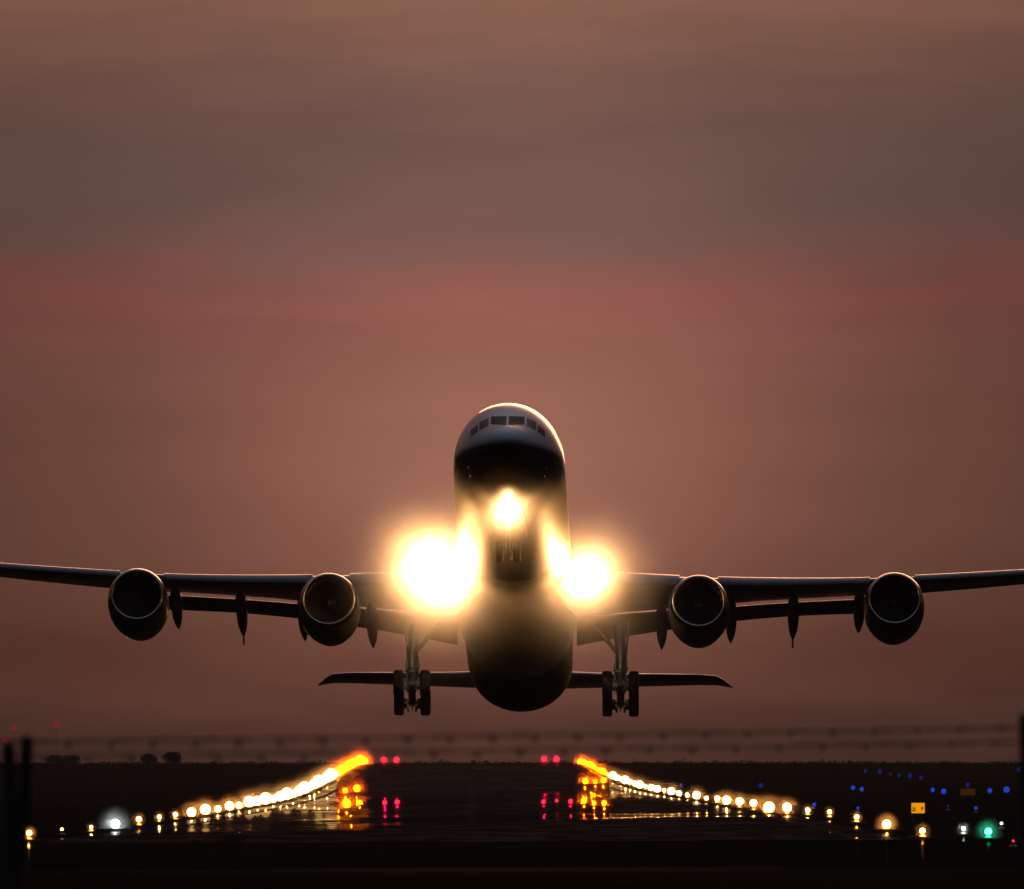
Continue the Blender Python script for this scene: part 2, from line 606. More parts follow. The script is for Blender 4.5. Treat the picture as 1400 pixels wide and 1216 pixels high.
def pane(xs, lo, hi, ny=5, nx=7):
    """window pane on the nose skin between offsets xs, its lower and upper edges level as the crew sees them"""
    vs = []
    for j in range(ny + 1):
        for i in range(nx + 1):
            f = i / nx
            x = xs[0] + (xs[1] - xs[0]) * f
            row = (lo[0] + (lo[1] - lo[0]) * f) * (1 - j / ny) + (hi[0] + (hi[1] - hi[0]) * f) * j / ny
            a, b = 0.3, 6.5
            best = None
            for s in np.arange(0.5, 6.0, 0.02):
                w = float(WIDP(s))
                if w <= abs(x) * 1.002:
                    continue
                p = skin(s, math.asin(x / w))
                e = abs(scr(p) - row)
                if best is None or e < best[0]:
                    best = (e, s, math.asin(x / w))
            vs.append(skin(best[1], best[2], 0.012))
    n = nx + 1
    return MB().add(vs, [(i * n + j, i * n + j + 1, (i + 1) * n + j + 1, (i + 1) * n + j) for i in range(ny) for j in range(nx)])


for sgn in (-1, 1):
    part(pane((sgn * 0.06, sgn * 0.84), (581.0, 580.5), (569.5, 570.0)), 'cockpit_window', M_GLASS, fus)
    part(pane((sgn * 0.95, sgn * 1.42), (582.5, 588.5), (571.5, 577.5)), 'cockpit_window', M_SIDEGLASS, fus)
    part(pane((sgn * 1.50, sgn * 1.86), (590.0, 598.0), (581.0, 589.0)), 'cockpit_window', M_SIDEGLASS, fus)
    # entrance doors and the row of cabin windows
    part(patch(sgn * R(58), sgn * R(97), 6.6, 7.7, 0.008), 'door', M_PAINT, fus)
    for k in range(26):
        s = 9.2 + k * 1.06
        part(patch(sgn * R(79.2), sgn * R(86.4), s, s + 0.25, 0.007, 3, 2), 'cabin_window', M_GLASS, fus)
# pitot probes and antennas on the belly
for s, th in ((3.1, 118), (3.1, -118), (3.6, 128), (3.6, -128)):
    mb = MB()
    p = skin(s, R(th), 0.0)
    q = skin(s, R(th), 0.14)
    mb.tube([p, q, q + Vector((0, -0.28, 0))], 0.022, 8)
    part(mb, 'pitot_probe', M_METAL, fus)
for s, zl in ((11.5, 0.34), (15.0, 0.30)):
    mb = MB()
    zb = float(BOTP(s))
    mb.add([(-.03, s, zb + .03), (.03, s, zb + .03), (.03, s + .5, zb + .03), (-.03, s + .5, zb + .03),
            (-.015, s + .25, zb - zl), (.015, s + .25, zb - zl), (.015, s + .5, zb - zl), (-.015, s + .5, zb - zl)],
           [(0, 1, 2, 3), (4, 7, 6, 5), (0, 4, 5, 1), (1, 5, 6, 2), (2, 6, 7, 3), (3, 7, 4, 0)])
    part(mb, 'blade_antenna', M_PAINT, fus)

# belly fairing
mb = MB()
FW = hermite([(15.0, 2.55), (18, 2.74), (21, 2.87), (24, 3.0), (27, 3.12), (30, 3.2), (38, 3.2), (41, 3.1), (43, 2.9), (44.5, 2.6)])
FB = hermite([(15.0, -2.55), (18, -2.74), (21, -2.89), (24, -3.07), (27, -3.25), (30, -3.36), (37, -3.36), (40, -3.2), (43, -2.9), (44.5, -2.6)])
rs = []
for s in np.linspace(15.0, 44.5, 48):
    w, b = float(FW(s)), float(FB(s))
    ring = []
    for k in range(64):
        q = 2 * math.pi * k / 64
        c, sn = math.cos(q), math.sin(q)
        ring.append((w * sn, float(s), c * (1.0 if c > 0 else -b)))
    rs.append(ring)
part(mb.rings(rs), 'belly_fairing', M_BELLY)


# ---- wings
def foil(le, te, tc, n=14, lower=0.55, camber=0.02):
    """closed section from le to te; le, te are (x, s, z)"""
    le, te = Vector(le), Vector(te)
    ch = te - le
    c = ch.length
    up = Vector((0, 0, 1))
    up = (up - ch.normalized() * up.dot(ch.normalized())).normalized()

    def yt(t):
        return tc * c / 0.2 * (0.2969 * math.sqrt(t) - 0.126 * t - 0.3516 * t * t + 0.2843 * t**3 - 0.1030 * t**4)
    out = []
    for i in range(n + 1):
        t = (1 - math.cos(math.pi * i / n)) / 2
        out.append(le + ch * t + up * (yt(t) * (1 - lower) * 2 + camber * c * 4 * t * (1 - t)))
    for i in range(n - 1, 0, -1):
        t = (1 - math.cos(math.pi * i / n)) / 2
        out.append(le + ch * t - up * (yt(t) * lower * 2 - camber * c * 4 * t * (1 - t)))
    return out


W_LAT = [2.2, 3.4, 5.0, 7.0, 9.6, 13.0, 17.5, 20.8, 24.0, 27.0, 29.5, 31.3]
_le_s = hermite([(2.2, 24.6), (3.4, 25.8), (5, 27.0), (9.6, 30.0), (17.5, 35.1), (20.8, 37.25), (27, 41.4), (31.3, 44.3)])
_le_z = hermite([(2.2, -1.45), (3.4, -1.40), (5, -1.28), (9.6, -0.70), (17.5, 0.62), (20.8, 1.32), (27, 2.72), (31.3, 3.75)])
_te_s = hermite([(2.2, 36.9), (3.4, 37.0), (5, 37.2), (7, 37.5), (9.6, 37.9), (17.5, 40.0), (20.8, 41.5), (24, 43.4), (27, 45.2), (31.3, 47.2)])
_te_z = hermite([(2.2, -0.95), (3.4, -0.85), (5, -0.66), (7, -0.42), (9.6, -0.12), (12, 0.26), (17.5, 1.0), (20.8, 1.5), (27, 2.98), (31.3, 3.9)])
_tc = hermite([(2.2, 0.14), (5, 0.125), (9.6, 0.115), (17.5, 0.105), (31.3, 0.10)])


def wing(sg):
    mb = MB()
    rs = [foil((sg * a, float(_le_s(a)), float(_le_z(a))), (sg * a, float(_te_s(a)), float(_te_z(a))), float(_tc(a)), camber=0.012) for a in W_LAT]
    w = part(mb.rings(rs), 'wing', M_WING)
    # slats: a thin shell riding ahead of the leading edge
    for a0, a1 in ((3.6, 8.6), (10.6, 18.6), (21.0, 29.0)):
        mb = MB()
        rr = []
        for i in range(9):
            a = a0 + (a1 - a0) * i / 8
            s, z = float(_le_s(a)), float(_le_z(a))
            c = float(_te_s(a)) - s
            d = 0.045 * c + 0.10
            rr.append(foil((sg * a, s - 0.55 * d - .12, z - 0.10 - .02 * c), (sg * a, s + 1.15 * d, z + 0.30 * d + 0.04 * c), 0.26, 8, 0.42, 0.04))
        part(mb.rings(rr), 'slat', M_METAL if False else M_WING, w)
    # flaps, with the slot open behind the wing's trailing edge
    for a0, a1, f in ((3.15, 9.0, hermite([(3.15, -1.92), (6, -1.26), (8.3, -0.82), (9.0, -0.70)])),
                      (10.2, 20.6, hermite([(10.2, -0.46), (11.6, -0.25), (14.5, 0.16), (17.6, 0.50), (20.6, 0.86)]))):
        mb = MB()
        rr = []
        for i in range(9):
            a = a0 + (a1 - a0) * i / 8
            s, z = float(_te_s(a)), float(_te_z(a))
            gap = 0.165 if a0 > 5 else 0.045
            cl = 2.45 if a0 < 5 else 2.3 - 0.05 * (a - 10)
            rr.append(foil((sg * a, s + 0.12, z - gap), (sg * a, s + cl, float(f(a))), 0.11, 10, 0.62, 0.0))
        part(mb.rings(rr), 'flap', M_WING)
    # canoe fairings of the flap tracks
    for a, st, zt in ((18.1, 43.6, -0.15), (14.6, 42.7, -0.78), (11.3, 41.9, -1.16), (7.65, 41.1, -1.72)):
        mb = MB()
        s0 = float(_te_s(a)) - 3.6
        z0 = float(_te_z(a)) - 0.50
        zmid = float(_te_z(a)) - 0.62
        rr = []
        for i in range(15):
            t = i / 14
            s = s0 + (st - s0) * t
            base = z0 + (zmid - z0) * min(1, t / 0.5)
            if t > 0.5:
                base = zmid + (zt - zmid) * ((t - 0.5) / 0.5) ** 1.15
            r = 0.315 * (math.sin(math.pi * min(t / 0.42, 1) / 2) ** 0.7 if t < 0.42 else (1 - ((t - 0.42) / 0.58) ** 3.6))
            r = max(r, 0.012)
            rr.append([(sg * a + r * math.cos(q), s, base + 1.25 * r * math.sin(q)) for q in (2 * math.pi * k / 20 for k in range(20))])
        mb.rings(rr)
        if a in (14.6,):
            mb.tube([(sg * a, st - .1, zt), (sg * a, st + .1, zt - 0.16), (sg * a, st + 0.2, zt - 0.36)], 0.05, 8)
        part(mb, 'flap_track_fairing', M_WING)
    # winglet
    mb = MB()
    rs = [foil((sg * 31.3, 44.3, 3.75), (sg * 31.3, 47.2, 3.9), 0.09), foil((sg * 31.75, 45.3, 4.5), (sg * 31.75, 47.7, 4.6), 0.09),
          foil((sg * 32.1, 46.4, 6.2), (sg * 32.1, 47.9, 6.2), 0.09)]
    part(mb.rings(rs), 'winglet', M_PAINT, w)
    return w


def engine(sg, lat, s0, z0):
    c = Vector((sg * lat, s0, z0))
    ax = (0, 1, -0.02)
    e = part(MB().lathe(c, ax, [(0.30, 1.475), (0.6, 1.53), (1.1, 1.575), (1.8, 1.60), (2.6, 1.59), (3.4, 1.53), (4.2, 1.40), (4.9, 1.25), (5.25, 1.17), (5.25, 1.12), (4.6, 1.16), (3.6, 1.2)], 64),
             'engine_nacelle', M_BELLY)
    part(MB().lathe(c, ax, [(0.30, 1.475), (0.16, 1.435), (0.07, 1.395), (0.02, 1.355), (0.0, 1.315), (0.02, 1.275), (0.07, 1.245), (0.17, 1.215), (0.32, 1.195)], 64), 'intake_lip', M_METAL, e, angle=80)
    part(MB().lathe(c, ax, [(0.32, 1.195), (0.6, 1.19), (1.0, 1.215), (1.45, 1.235)], 64), 'intake_duct', M_DUCT, e)
    # fan: 26 twisted blades and the disc behind them
    mb = MB()
    for k in range(26):
        q = 2 * math.pi * k / 26
        vs = []
        for r, tw, hw in ((0.34, 0.35, 0.055), (0.75, 0.75, 0.11), (1.20, 1.05, 0.16)):
            for sgn2 in (-1, 1):
                dt = sgn2 * hw * math.sin(tw) / r * 1.25
                dy = sgn2 * hw * math.cos(tw)
                vs.append(c + Vector((r * math.cos(q + dt), 1.25 + dy, r * math.sin(q + dt))))
        mb.add(vs, [(0, 1, 3, 2), (2, 3, 5, 4)])
    mb.lathe(c, ax, [(1.48, 0.0001), (1.48, 1.23)], 48)
    part(mb, 'fan', M_FAN, e)
    part(MB().lathe(c, ax, [(0.72, 0.002), (0.76, 0.09), (0.9, 0.20), (1.12, 0.33), (1.3, 0.38)], 32), 'spinner', M_DARKMET, e)
    part(MB().lathe(c, ax, [(3.6, 0.9), (5.0, 0.84), (6.2, 0.62), (6.25, 0.55), (6.9, 0.30), (7.6, 0.03)], 40), 'exhaust_cone', M_DARKMET, e)
    # pylon up to the wing
    ls, lz = float(_le_s(lat)), float(_le_z(lat))
    mb = MB()
    rs = []
    for t, hw in ((0, 0.02), (0.08, 0.12), (0.3, 0.20), (0.6, 0.22), (0.85, 0.16), (1, 0.03)):
        s = (s0 + 1.5) + (ls + 4.0 - s0 - 1.5) * t
        zt = z0 + 1.45 + (lz + 0.15 - z0 - 1.45) * min(1, t * 1.7)
        zb = z0 + 1.0 - 0.2 * t + max(0, t - 0.6) * ((lz - 0.4) - z0 - 0.9) * 2.2
        zb = min(zb, zt - 0.1)
        rs.append([(c.x - hw, s, zb), (c.x + hw, s, zb), (c.x + hw, s, zt), (c.x, s - .05, zt + .08), (c.x - hw, s, zt)])
    part(mb.rings(rs), 'pylon', M_BELLY, e)
    return e


def wheel_part(c, rad, wid, parent):
    prof = [(-wid / 2, rad * 0.55), (-wid / 2, rad * 0.80), (-wid * 0.46, rad * 0.92), (-wid * 0.34, rad * 0.985), (0, rad), (wid * 0.34, rad * 0.985), (wid * 0.46, rad * 0.92), (wid / 2, rad * 0.80), (wid / 2, rad * 0.55)]
    t = part(MB().lathe(c, (1, 0, 0), prof, 40), 'wheel', M_TYRE, parent)
    # hub is part of the same wheel but a steel disc; keep it as one more leaf of the gear
    return t


def main_gear(sg):
    a, s, z = sg * 5.5, 38.0, -4.85
    mb = MB()
    mb.tube([(a - sg * 0.15, s - 0.2, -1.2), (a, s, -2.5), (a, s, -3.6)], [0.30, 0.29, 0.26], 20)
    mb.tube([(a, s, -3.5), (a, s, -4.75)], 0.19, 18)
    for zz, r in ((-3.55, 0.33), (-3.72, 0.36), (-2.9, 0.31)):
        mb.lathe((a, s, zz), (0, 0, 1), [(-.06, .2), (-.06, r), (.06, r), (.06, .2)], 20)
    # torque links, hydraulic lines and small brackets
    mb.box((a, s + 0.34, -4.05), (0.20, 0.10, 0.75), Matrix.Rotation(R(24), 3, 'X'))
    mb.box((a, s - 0.30, -4.1), (0.14, 0.10, 0.8), Matrix.Rotation(R(-20), 3, 'X'))
    mb.tube([(a + 0.3, s, -3.0), (a + 0.34, s - .05, -3.5), (a + .28, s, -4.0), (a + 0.33, s, -4.5)], 0.045, 8)
    mb.tube([(a - 0.3, s, -3.1), (a - 0.36, s - .05, -3.6), (a - .28, s, -4.1), (a - 0.33, s, -4.5)], 0.04, 8)
    leg = part(mb, 'main_gear', M_STRUT)
    # side brace to the wing root
    part(MB().tube([(a - sg * 0.1, s, -2.75), (a - sg * 1.45, s - 0.3, -1.15)], 0.12, 10), 'side_brace', M_STRUT, leg)
    # gear door beside the leg
    mb = MB()
    x = a + sg * 0.42
    mb.add([(x - .04, s - 1.0, -1.1), (x + .04, s - 1.0, -1.1), (x + .04, s + 1.0, -1.1), (x - .04, s + 1.0, -1.1),
            (x - .16 * sg - .04, s - 0.9, -2.55), (x - .16 * sg + .04, s - 0.9, -2.55), (x - .16 * sg + .04, s + 0.7, -2.9), (x - .16 * sg - .04, s + 0.7, -2.9)],
           [(0, 1, 2, 3), (4, 7, 6, 5), (0, 4, 5, 1), (1, 5, 6, 2), (2, 6, 7, 3), (3, 7, 4, 0)])
    part(mb, 'gear_door', M_WING, leg, smooth=False)
    # bogie hanging toes-up
    tl = R(17)
    mb = MB()
    p0 = Vector((a, s - 1.0 * math.cos(tl), z + 1.0 * math.sin(tl)))
    p1 = Vector((a, s + 1.0 * math.cos(tl), z - 1.0 * math.sin(tl)))
    mb.tube([p0 + (p0 - p1) * .08, p1 + (p1 - p0) * .08], 0.20, 14)
    for p in (p0, p1):
        mb.tube([p + Vector((-.85, 0, 0)), p + Vector((.85, 0, 0))], 0.10, 12)
        for sx in (-1, 1):
            mb.lathe(p + Vector((sx * 0.36, 0, -0.05)), (1, 0, 0), [(-.1, .05), (-.1, .30), (.1, .30), (.1, .05)], 20)
            mb.tube([p + Vector((sx * .22, 0, -.2)), p + Vector((sx * .2, -.1, -.5))], 0.07, 8)
    mb.tube([p1 + Vector((0, 0, -.1)), p1 + Vector((0, 0, -.46))], [0.10, 0.03], 8)
    part(mb, 'bogie_beam', M_STRUT, leg)
    for p in (p0, p1):
        for sx in (-1, 1):
            wheel_part(p + Vector((sx * 0.70, 0, 0)), 0.71, 0.53, leg)
    return leg


for sg in (-1, 1):
    wing(sg)
    engine(sg, 9.6, 26.0, -2.70)
    engine(sg, 19.85, 32.5, -0.92)
    main_gear(sg)
    # tailplane
    mb = MB()
    rs = [foil((sg * 0.6, 61.3, 1.82), (sg * 0.6, 68.8, 2.62), 0.09, camber=-0.01), foil((sg * 4, 63.5, 2.22), (sg * 4, 69.3, 2.84), 0.09, camber=-0.01),
          foil((sg * 9.6, 67.1, 3.08), (sg * 9.6, 70.2, 3.22), 0.09, camber=-0.01), foil((sg * 10.6, 67.8, 3.17), (sg * 10.6, 70.3, 3.24), 0.085, camber=-0.01),
          foil((sg * 10.95, 68.5, 3.16), (sg * 10.95, 70.35, 3.20), 0.08, camber=0), foil((sg * 11.25, 69.35, 3.12), (sg * 11.25, 70.45, 3.17), 0.08, camber=0), foil((sg * 11.5, 70.1, 3.10), (sg * 11.5, 70.5, 3.14), 0.07, camber=0)]
    part(mb.rings(rs), 'tailplane', M_WING)

# fin
mb = MB()


def fin_ring(z, s0, s1, t):
    out = []
    for i in range(11):
        u = i / 10
        out.append((t * math.sin(math.pi * min(1, u ** 0.6)) + 0.01, s0 + (s1 - s0) * u, z))
    for i in range(9, 0, -1):
        u = i / 10
        out.append((-t * math.sin(math.pi * min(1, u ** 0.6)) - 0.01, s0 + (s1 - s0) * u, z))
    return out


mb.rings([fin_ring(2.4, 55.5, 67.5, 0.42), fin_ring(5, 59.2, 68.6, 0.34), fin_ring(11.3, 66.9, 71.2, 0.18)])
part(mb, 'tail_fin', M_PAINT)

# nose gear
mb = MB()
mb.tube([(0, 6.4, -2.3), (0, 6.9, -3.6), (0, 7.1, -4.8)], [0.17, 0.16, 0.12], 16)
mb.tube([(0, 7.1, -4.8), (0.5, 7.1, -4.8)], 0.08, 10)
mb.tube([(0, 7.1, -4.8), (-0.5, 7.1, -4.8)], 0.08, 10)
mb.tube([(0, 6.85, -3.3), (0, 8.6, -2.6)], 0.09, 10)
mb.box((0, 6.55, -3.1), (0.85, 0.10, 0.22))
ng = part(mb, 'nose_gear', M_STRUT)
for sx in (-1, 1):
    wheel_part(Vector((sx * 0.43, 7.1, -4.8)), 0.53, 0.40, ng)
    mb = MB()
    x = sx * 0.80
    mb.add([(x - .03, 6.9, -2.6), (x + .03, 6.9, -2.6), (x + .03, 9.2, -2.7), (x - .03, 9.2, -2.7),
            (x + .12 * sx - .03, 7.0, -3.5), (x + .12 * sx + .03, 7.0, -3.5), (x + .12 * sx + .03, 9.1, -3.5), (x + .12 * sx - .03, 9.1, -3.5)],
           [(0, 1, 2, 3), (4, 7, 6, 5), (0, 4, 5, 1), (1, 5, 6, 2), (2, 6, 7, 3), (3, 7, 4, 0)])
    part(mb, 'gear_door', M_BELLY, ng, smooth=False)


# ---- landing lights, each a lit lens in a metal ring with a real spot lamp behind the glass
def to_world(p):
    return NOSE + MROT @ Vector(p)


BLOOM_PUFFS = []  # puffs added round the landing lights to carry their bloom


def landing_light(p, rad, power, parent, mist_r, cone=165):  # mist_r: radius of the added bloom puff
    p = Vector(p)
    ring = part(MB().lathe(p, (0, 1, 0), [(0.16, rad * 1.02), (-.06, rad * 1.10), (-.08, rad * 1.03), (0.0, rad * 0.99)], 36), 'landing_light', M_METAL, parent)
    if parent is not plane:
        lens_parent = parent
    lens = part(MB().lathe(p, (0, 1, 0), [(0.0, rad), (-.05, rad * 0.8), (-.08, rad * 0.45), (-.09, 0.002)], 36), 'lens', E_LAND, ring)
    ld = bpy.data.lights.new('landing_lamp', 'SPOT')
    ld.energy = power
    ld.color = (1.0, 0.46, 0.145)
    ld.spot_size = R(cone)
    ld.spot_blend = 1.0
    ld.shadow_soft_size = rad * 0.5
    lo = bpy.data.objects.new('landing_lamp', ld)
    COL.objects.link(lo)
    lo.parent = plane
    lo.location = p + Vector((0, -0.35, 0)) - ORG
    lo.rotation_euler = (R(-90) - PITCH, 0, 0)
    BLOOM_PUFFS.append((to_world(p) + Vector((0, -0.3, 0)), mist_r))


P_LAND = 28000.0
landing_light((0.0, 6.2, -2.98), 0.40, P_LAND * 0.36, plane, 5.0)
landing_light((3.72, 25.2, -1.72), 0.72, P_LAND * 0.9, plane, 7.5)
landing_light((-3.45, 25.2, -2.05), 0.72, P_LAND * 0.9, plane, 7.5)
landing_light((-4.45, 25.6, -1.02), 0.72, P_LAND * 0.9, plane, 7.5)



def bloom_volume(name, dens, power, wisps):
    """added puff standing in for lens bloom, thinning out from its middle to nothing"""
    m = volume(name, (1, 1, 1), 0.2)
    nt = m.node_tree
    v = [n for n in nt.nodes if n.type == 'PRINCIPLED_VOLUME'][0]
    tc = nd(nt, 'ShaderNodeTexCoord')
    g = nd(nt, 'ShaderNodeTexGradient', gradient_type='SPHERICAL')
    nt.links.new(tc.outputs['Object'], g.inputs[0])
    d = math_node(nt, 'MULTIPLY', math_node(nt, 'POWER', g.outputs['Fac'], power), dens)
    if wisps:      # noise breaks up the even glow
        n = nd(nt, 'ShaderNodeTexNoise')
        n.inputs['Scale'].default_value = 2.6
        n.inputs['Detail'].default_value = 2.0
        nt.links.new(tc.outputs['Object'], n.inputs['Vector'])
        d = math_node(nt, 'MULTIPLY', d, math_node(nt, 'MULTIPLY_ADD', n.outputs[0], 3.2, -0.6, False))
        d = math_node(nt, 'MAXIMUM', d, 0.0)
    nt.links.new(d, v.inputs['Density'])
    return m


M_BLOOM = bloom_volume('landing_light_bloom', 0.25, 3.9, True)
for c, r in BLOOM_PUFFS:
    o = MB().sphere((0, 0, 0), 1.0, 40, 24).build('mist', M_BLOOM)  # added puff standing in for lens bloom
    o.location = c
    o.scale = (r, r, r)
    tag(o, 'warm bloom puff added round a landing light of the climbing airliner', 'mist', 'bloom puffs added round the landing lights', 'stuff')


# ------------------------------------------------------------------ airfield lights
def at(x, y, d):
    return Vector(((x - 645) * d / F, d, EYE - (y - 1010) * d / F))


PROTO = {}
GLOW = {'warm': ((1.0, 0.34, 0.05), 1900, 3.4), 'white': ((0.9, 1.0, 1.0), 500, 5.0), 'green': ((0.02, 1.0, 0.5), 500, 5.0), 'yellow': ((1.0, 0.10, 0.0), 4200, 3.6), 'amber': ((1.0, 0.08, 0.0), 3600, 3.6), 'red': ((1.0, 0.0, 0.02), 1800, 2.6)}
M_LAMPBLOOM = bloom_volume('runway_lamp_bloom', 0.10, 2.0, False)  # puffs added round the runway lamps to imitate lens bloom


def globe_mesh(key, m):
    if key not in PROTO:
        o = MB().sphere((0, 0, 0), 1.0, 20, 14, 1.0).build('lamp_globe', m)
        PROTO[key] = o.data
        bpy.data.objects.remove(o)
    return PROTO[key]


_b = MB().lathe((0, 0, 0), (0, 0, 1), [(0.0, 0.24), (0.05, 0.24), (0.07, 0.16), (0.12, 0.13)], 18, True, True).build('base_plate', M_LAMPBODY)
BASE_ME = _b.data
bpy.data.objects.remove(_b)
_b = MB().lathe((0, 0, 0), (0, 0, 1), [(0.0, 0.05), (0.45, 0.05), (0.5, 0.08), (1.0, 0.08)], 12, True, True).build('stem', M_LAMPBODY)
STEM_ME = _b.data
bpy.data.objects.remove(_b)


def airfield_light(x, y, d, px, key, m, name, label, cat, group=None, glow=None):
    """x, y, px: place and globe width as the photo shows them at distance d; the lamp stands on the terrain there"""
    p = at(x, y, d)
    rad = px * 0.5 * 0.85 * d / F
    g = gz(p.x, d) + 0.022
    h = min(max(p.z - g, rad * 0.9 + 0.05), 2.2)
    root = empty(name, (p.x, d, g))
    tag(root, label, cat, group)
    for nm, me, z, s in (('base_plate', BASE_ME, 0, (1, 1, 1)), ('stem', STEM_ME, 0.06, (1, 1, max(h - rad * 0.8 - 0.06, 0.03))), ('lamp_globe', globe_mesh(key, m), h, (rad, rad, rad))):
        o = bpy.data.objects.new(nm, me)
        COL.objects.link(o)
        o.parent = root
        o.location = (0, 0, z)
        o.scale = s
    if key in GLOW and px > 5:
        col, power, mr = GLOW[key]
        power *= (glow or 1.0) * rad / 0.35
        mo = bpy.data.objects.new('mist', globe_mesh('mist_' + key, M_LAMPBLOOM))  # added puff standing in for lens bloom
        COL.objects.link(mo)
        mo.location = (p.x, d, g + h)
        mo.scale = (rad * mr,) * 3
        tag(mo, 'faint bloom puff added close round a runway lamp', 'mist', 'bloom puffs added round the runway lamps', 'stuff')
        ld = bpy.data.lights.new('runway_lamp', 'POINT')
        ld.energy = power
        ld.color = col
        ld.shadow_soft_size = 0.05
        lo = bpy.data.objects.new('runway_lamp', ld)
        COL.objects.link(lo)
        lo.location = (p.x, d - rad - 0.12, g + h)
    return root


WARM = (1.0, 0.6, 0.28)
# near lights that the photo shows one by one, then the rows where they merge
left = [(40, 1139, 11), (85, 1134, 6), (125, 1131, 7), (158, 1127, 14), (190, 1120, 10), (218, 1117, 8), (240, 1114, 9), (262, 1111, 14), (281, 1109, 16), (298, 1106, 10),
        (314, 1102, 14), (327, 1101, 10), (341, 1099, 17)]
right = [(1261, 1136, 11), (1212, 1127, 17), (1171, 1117, 9), (1134, 1110, 8), (1104, 1108, 9), (1076, 1104, 14), (1051, 1107, 17), (1030, 1098, 11), (1011, 1096, 12), (993, 1094, 13)]
for i, (x, y, px) in enumerate(left):
    d = F * 30 / (645 - x)
    if i == 3:
        airfield_light(x, y, d, px, 'white', E_WHITE, 'runway_edge_light', 'large cold white runway light, fourth from the left end of the left row', 'runway light', 'lights of the left runway edge', 1.2)
    else:
        nth = ['outermost', 'second', 'third', '', 'fifth', 'sixth', 'seventh', 'eighth', 'ninth', 'tenth', 'eleventh', 'twelfth', 'thirteenth'][i]
        airfield_light(x, y, d, px * (0.8 if i < 7 else 1), 'warm', E_WARM, 'runway_edge_light', f'warm white runway light, {nth} from the left end of the left row', 'runway light', 'lights of the left runway edge', 1.4 if i == 0 else None)
for i, (x, y, px) in enumerate(right):
    d = F * 30 / (x - 645)
    nth = ['outermost', 'large second', 'third', 'fourth', 'fifth', 'sixth', 'large seventh', 'eighth', 'ninth', 'tenth'][i]
    airfield_light(x, y, d, px * (0.8 if i < 5 else 1), 'warm', E_WARM, 'runway_edge_light', f'warm white runway light, {nth} from the right end of the right row', 'runway light', 'lights of the right runway edge', 1.4 if i in (0, 1) else None)

LY = hermite([(353, 1097), (372, 1095), (400, 1087), (420, 1079), (437, 1072), (455, 1060), (472, 1053), (497, 1042), (505, 1040)])
RY = hermite([(780, 1038), (790, 1042), (800, 1048), (822, 1057), (845, 1064), (870, 1072), (895, 1078), (920, 1083), (940, 1088), (960, 1091), (975, 1092)])
k = 0
d = 1740.0
while d < 3520:
    x = 645 - F * 30 / d
    if x < 458:
        airfield_light(x, float(LY(x)), d, 15 + 4 * math.sin(k * 2.1), 'warm', E_WARM, 'runway_edge_light', 'warm white runway light merging with its neighbours far along the left row', 'runway light', 'far white lights of the left runway edge', 0.45)
    else:
        airfield_light(x, float(LY(x)), d, 13 + 3 * math.sin(k * 1.7), 'yellow', E_YELL, 'runway_edge_light', 'yellow runway light merging with its neighbours at the far end of the left row', 'runway light', 'yellow lights at the far left runway end')
    d += 70
    k += 1
d = 1520.0
while d < 3520:
    x = 645 + F * 30 / d
    if x > 832:
        airfield_light(x, float(RY(x)), d, 9 + 3.5 * math.sin(k * 2.3), 'warm', E_WARM, 'runway_edge_light', 'warm white runway light merging with its neighbours far along the right row', 'runway light', 'far white lights of the right runway edge', 0.5)
    else:
        airfield_light(x, float(RY(x)), d, 8 + 2 * math.sin(k * 1.7), 'yellow', E_YELL, 'runway_edge_light', 'yellow runway light merging with its neighbours at the far end of the right row', 'runway light', 'yellow lights at the far right runway end')
    d += 70
    k += 1
for x, y, lb in ((525, 1039, 'red runway end light, outer one of the left pair at the horizon'), (542, 1039, 'red runway end light, inner one of the left pair at the horizon'),
                 (744, 1038, 'red runway end light, inner one of the right pair at the horizon'), (761, 1038, 'red runway end light, outer one of the right pair at the horizon')):
    airfield_light(x, y, 3560, 9, 'red', E_RED, 'runway_end_light', lb, 'runway light', 'red runway end lights')


def solve_d(x, y, h):
    """distance at which the terrain seen along this direction carries a lamp of height h"""
    best, bd = 1e9, 1000
    for d in np.arange(700, 3600, 10.0):
        X = (x - 645) * d / F
        e = abs((float(drop(X, d)) - h) * F / d - (y - 1010))
        if e < best:
            best, bd = e, d
    return float(bd)


# ---- reflections of the far yellow and red lights, added as glowing lamps on the runway
for x, y, px, lb in ((472, 1083, 9, 'left of the upper pair'), (488, 1081, 12, 'right of the upper pair'), (474, 1102, 15, 'large one at the lower left'), (492, 1098, 8, 'right of the large one')):
    airfield_light(x, y, solve_d(x, y, 0.3), px, 'amber', E_AMBER, 'reflection_glow', 'amber glow added as reflection of the left yellow row, ' + lb, 'runway light', 'amber reflections added on the runway, left')
for x, y, px, lb in ((800, 1070, 10, 'first of the upper three'), (814, 1070, 7, 'second of the upper three'), (825, 1069, 9, 'last of the upper three'), (798, 1096, 9, 'first of the lower three'),
                     (812, 1098, 7, 'second of the lower three'), (826, 1099, 8, 'last of the lower three')):
    airfield_light(x, y, solve_d(x, y, 0.3), px, 'amber', E_AMBER, 'reflection_glow', 'amber glow added as reflection of the right yellow row, ' + lb, 'runway light', 'amber reflections added on the runway, right')
for x, y, px, lb in ((526, 1098, 7, 'outer one of the left pair'), (543, 1097, 7, 'inner one of the left pair'), (743, 1096, 6, 'innermost of the right three'), (761, 1095, 5, 'smallest of the right three'), (780, 1096, 7, 'outer one of the right three')):
    airfield_light(x, y, solve_d(x, y, 0.3), px, 'red', E_RED, 'reflection_glow', 'red glow added as reflection of the runway end lights, ' + lb, 'runway light', 'red reflections added on the runway')


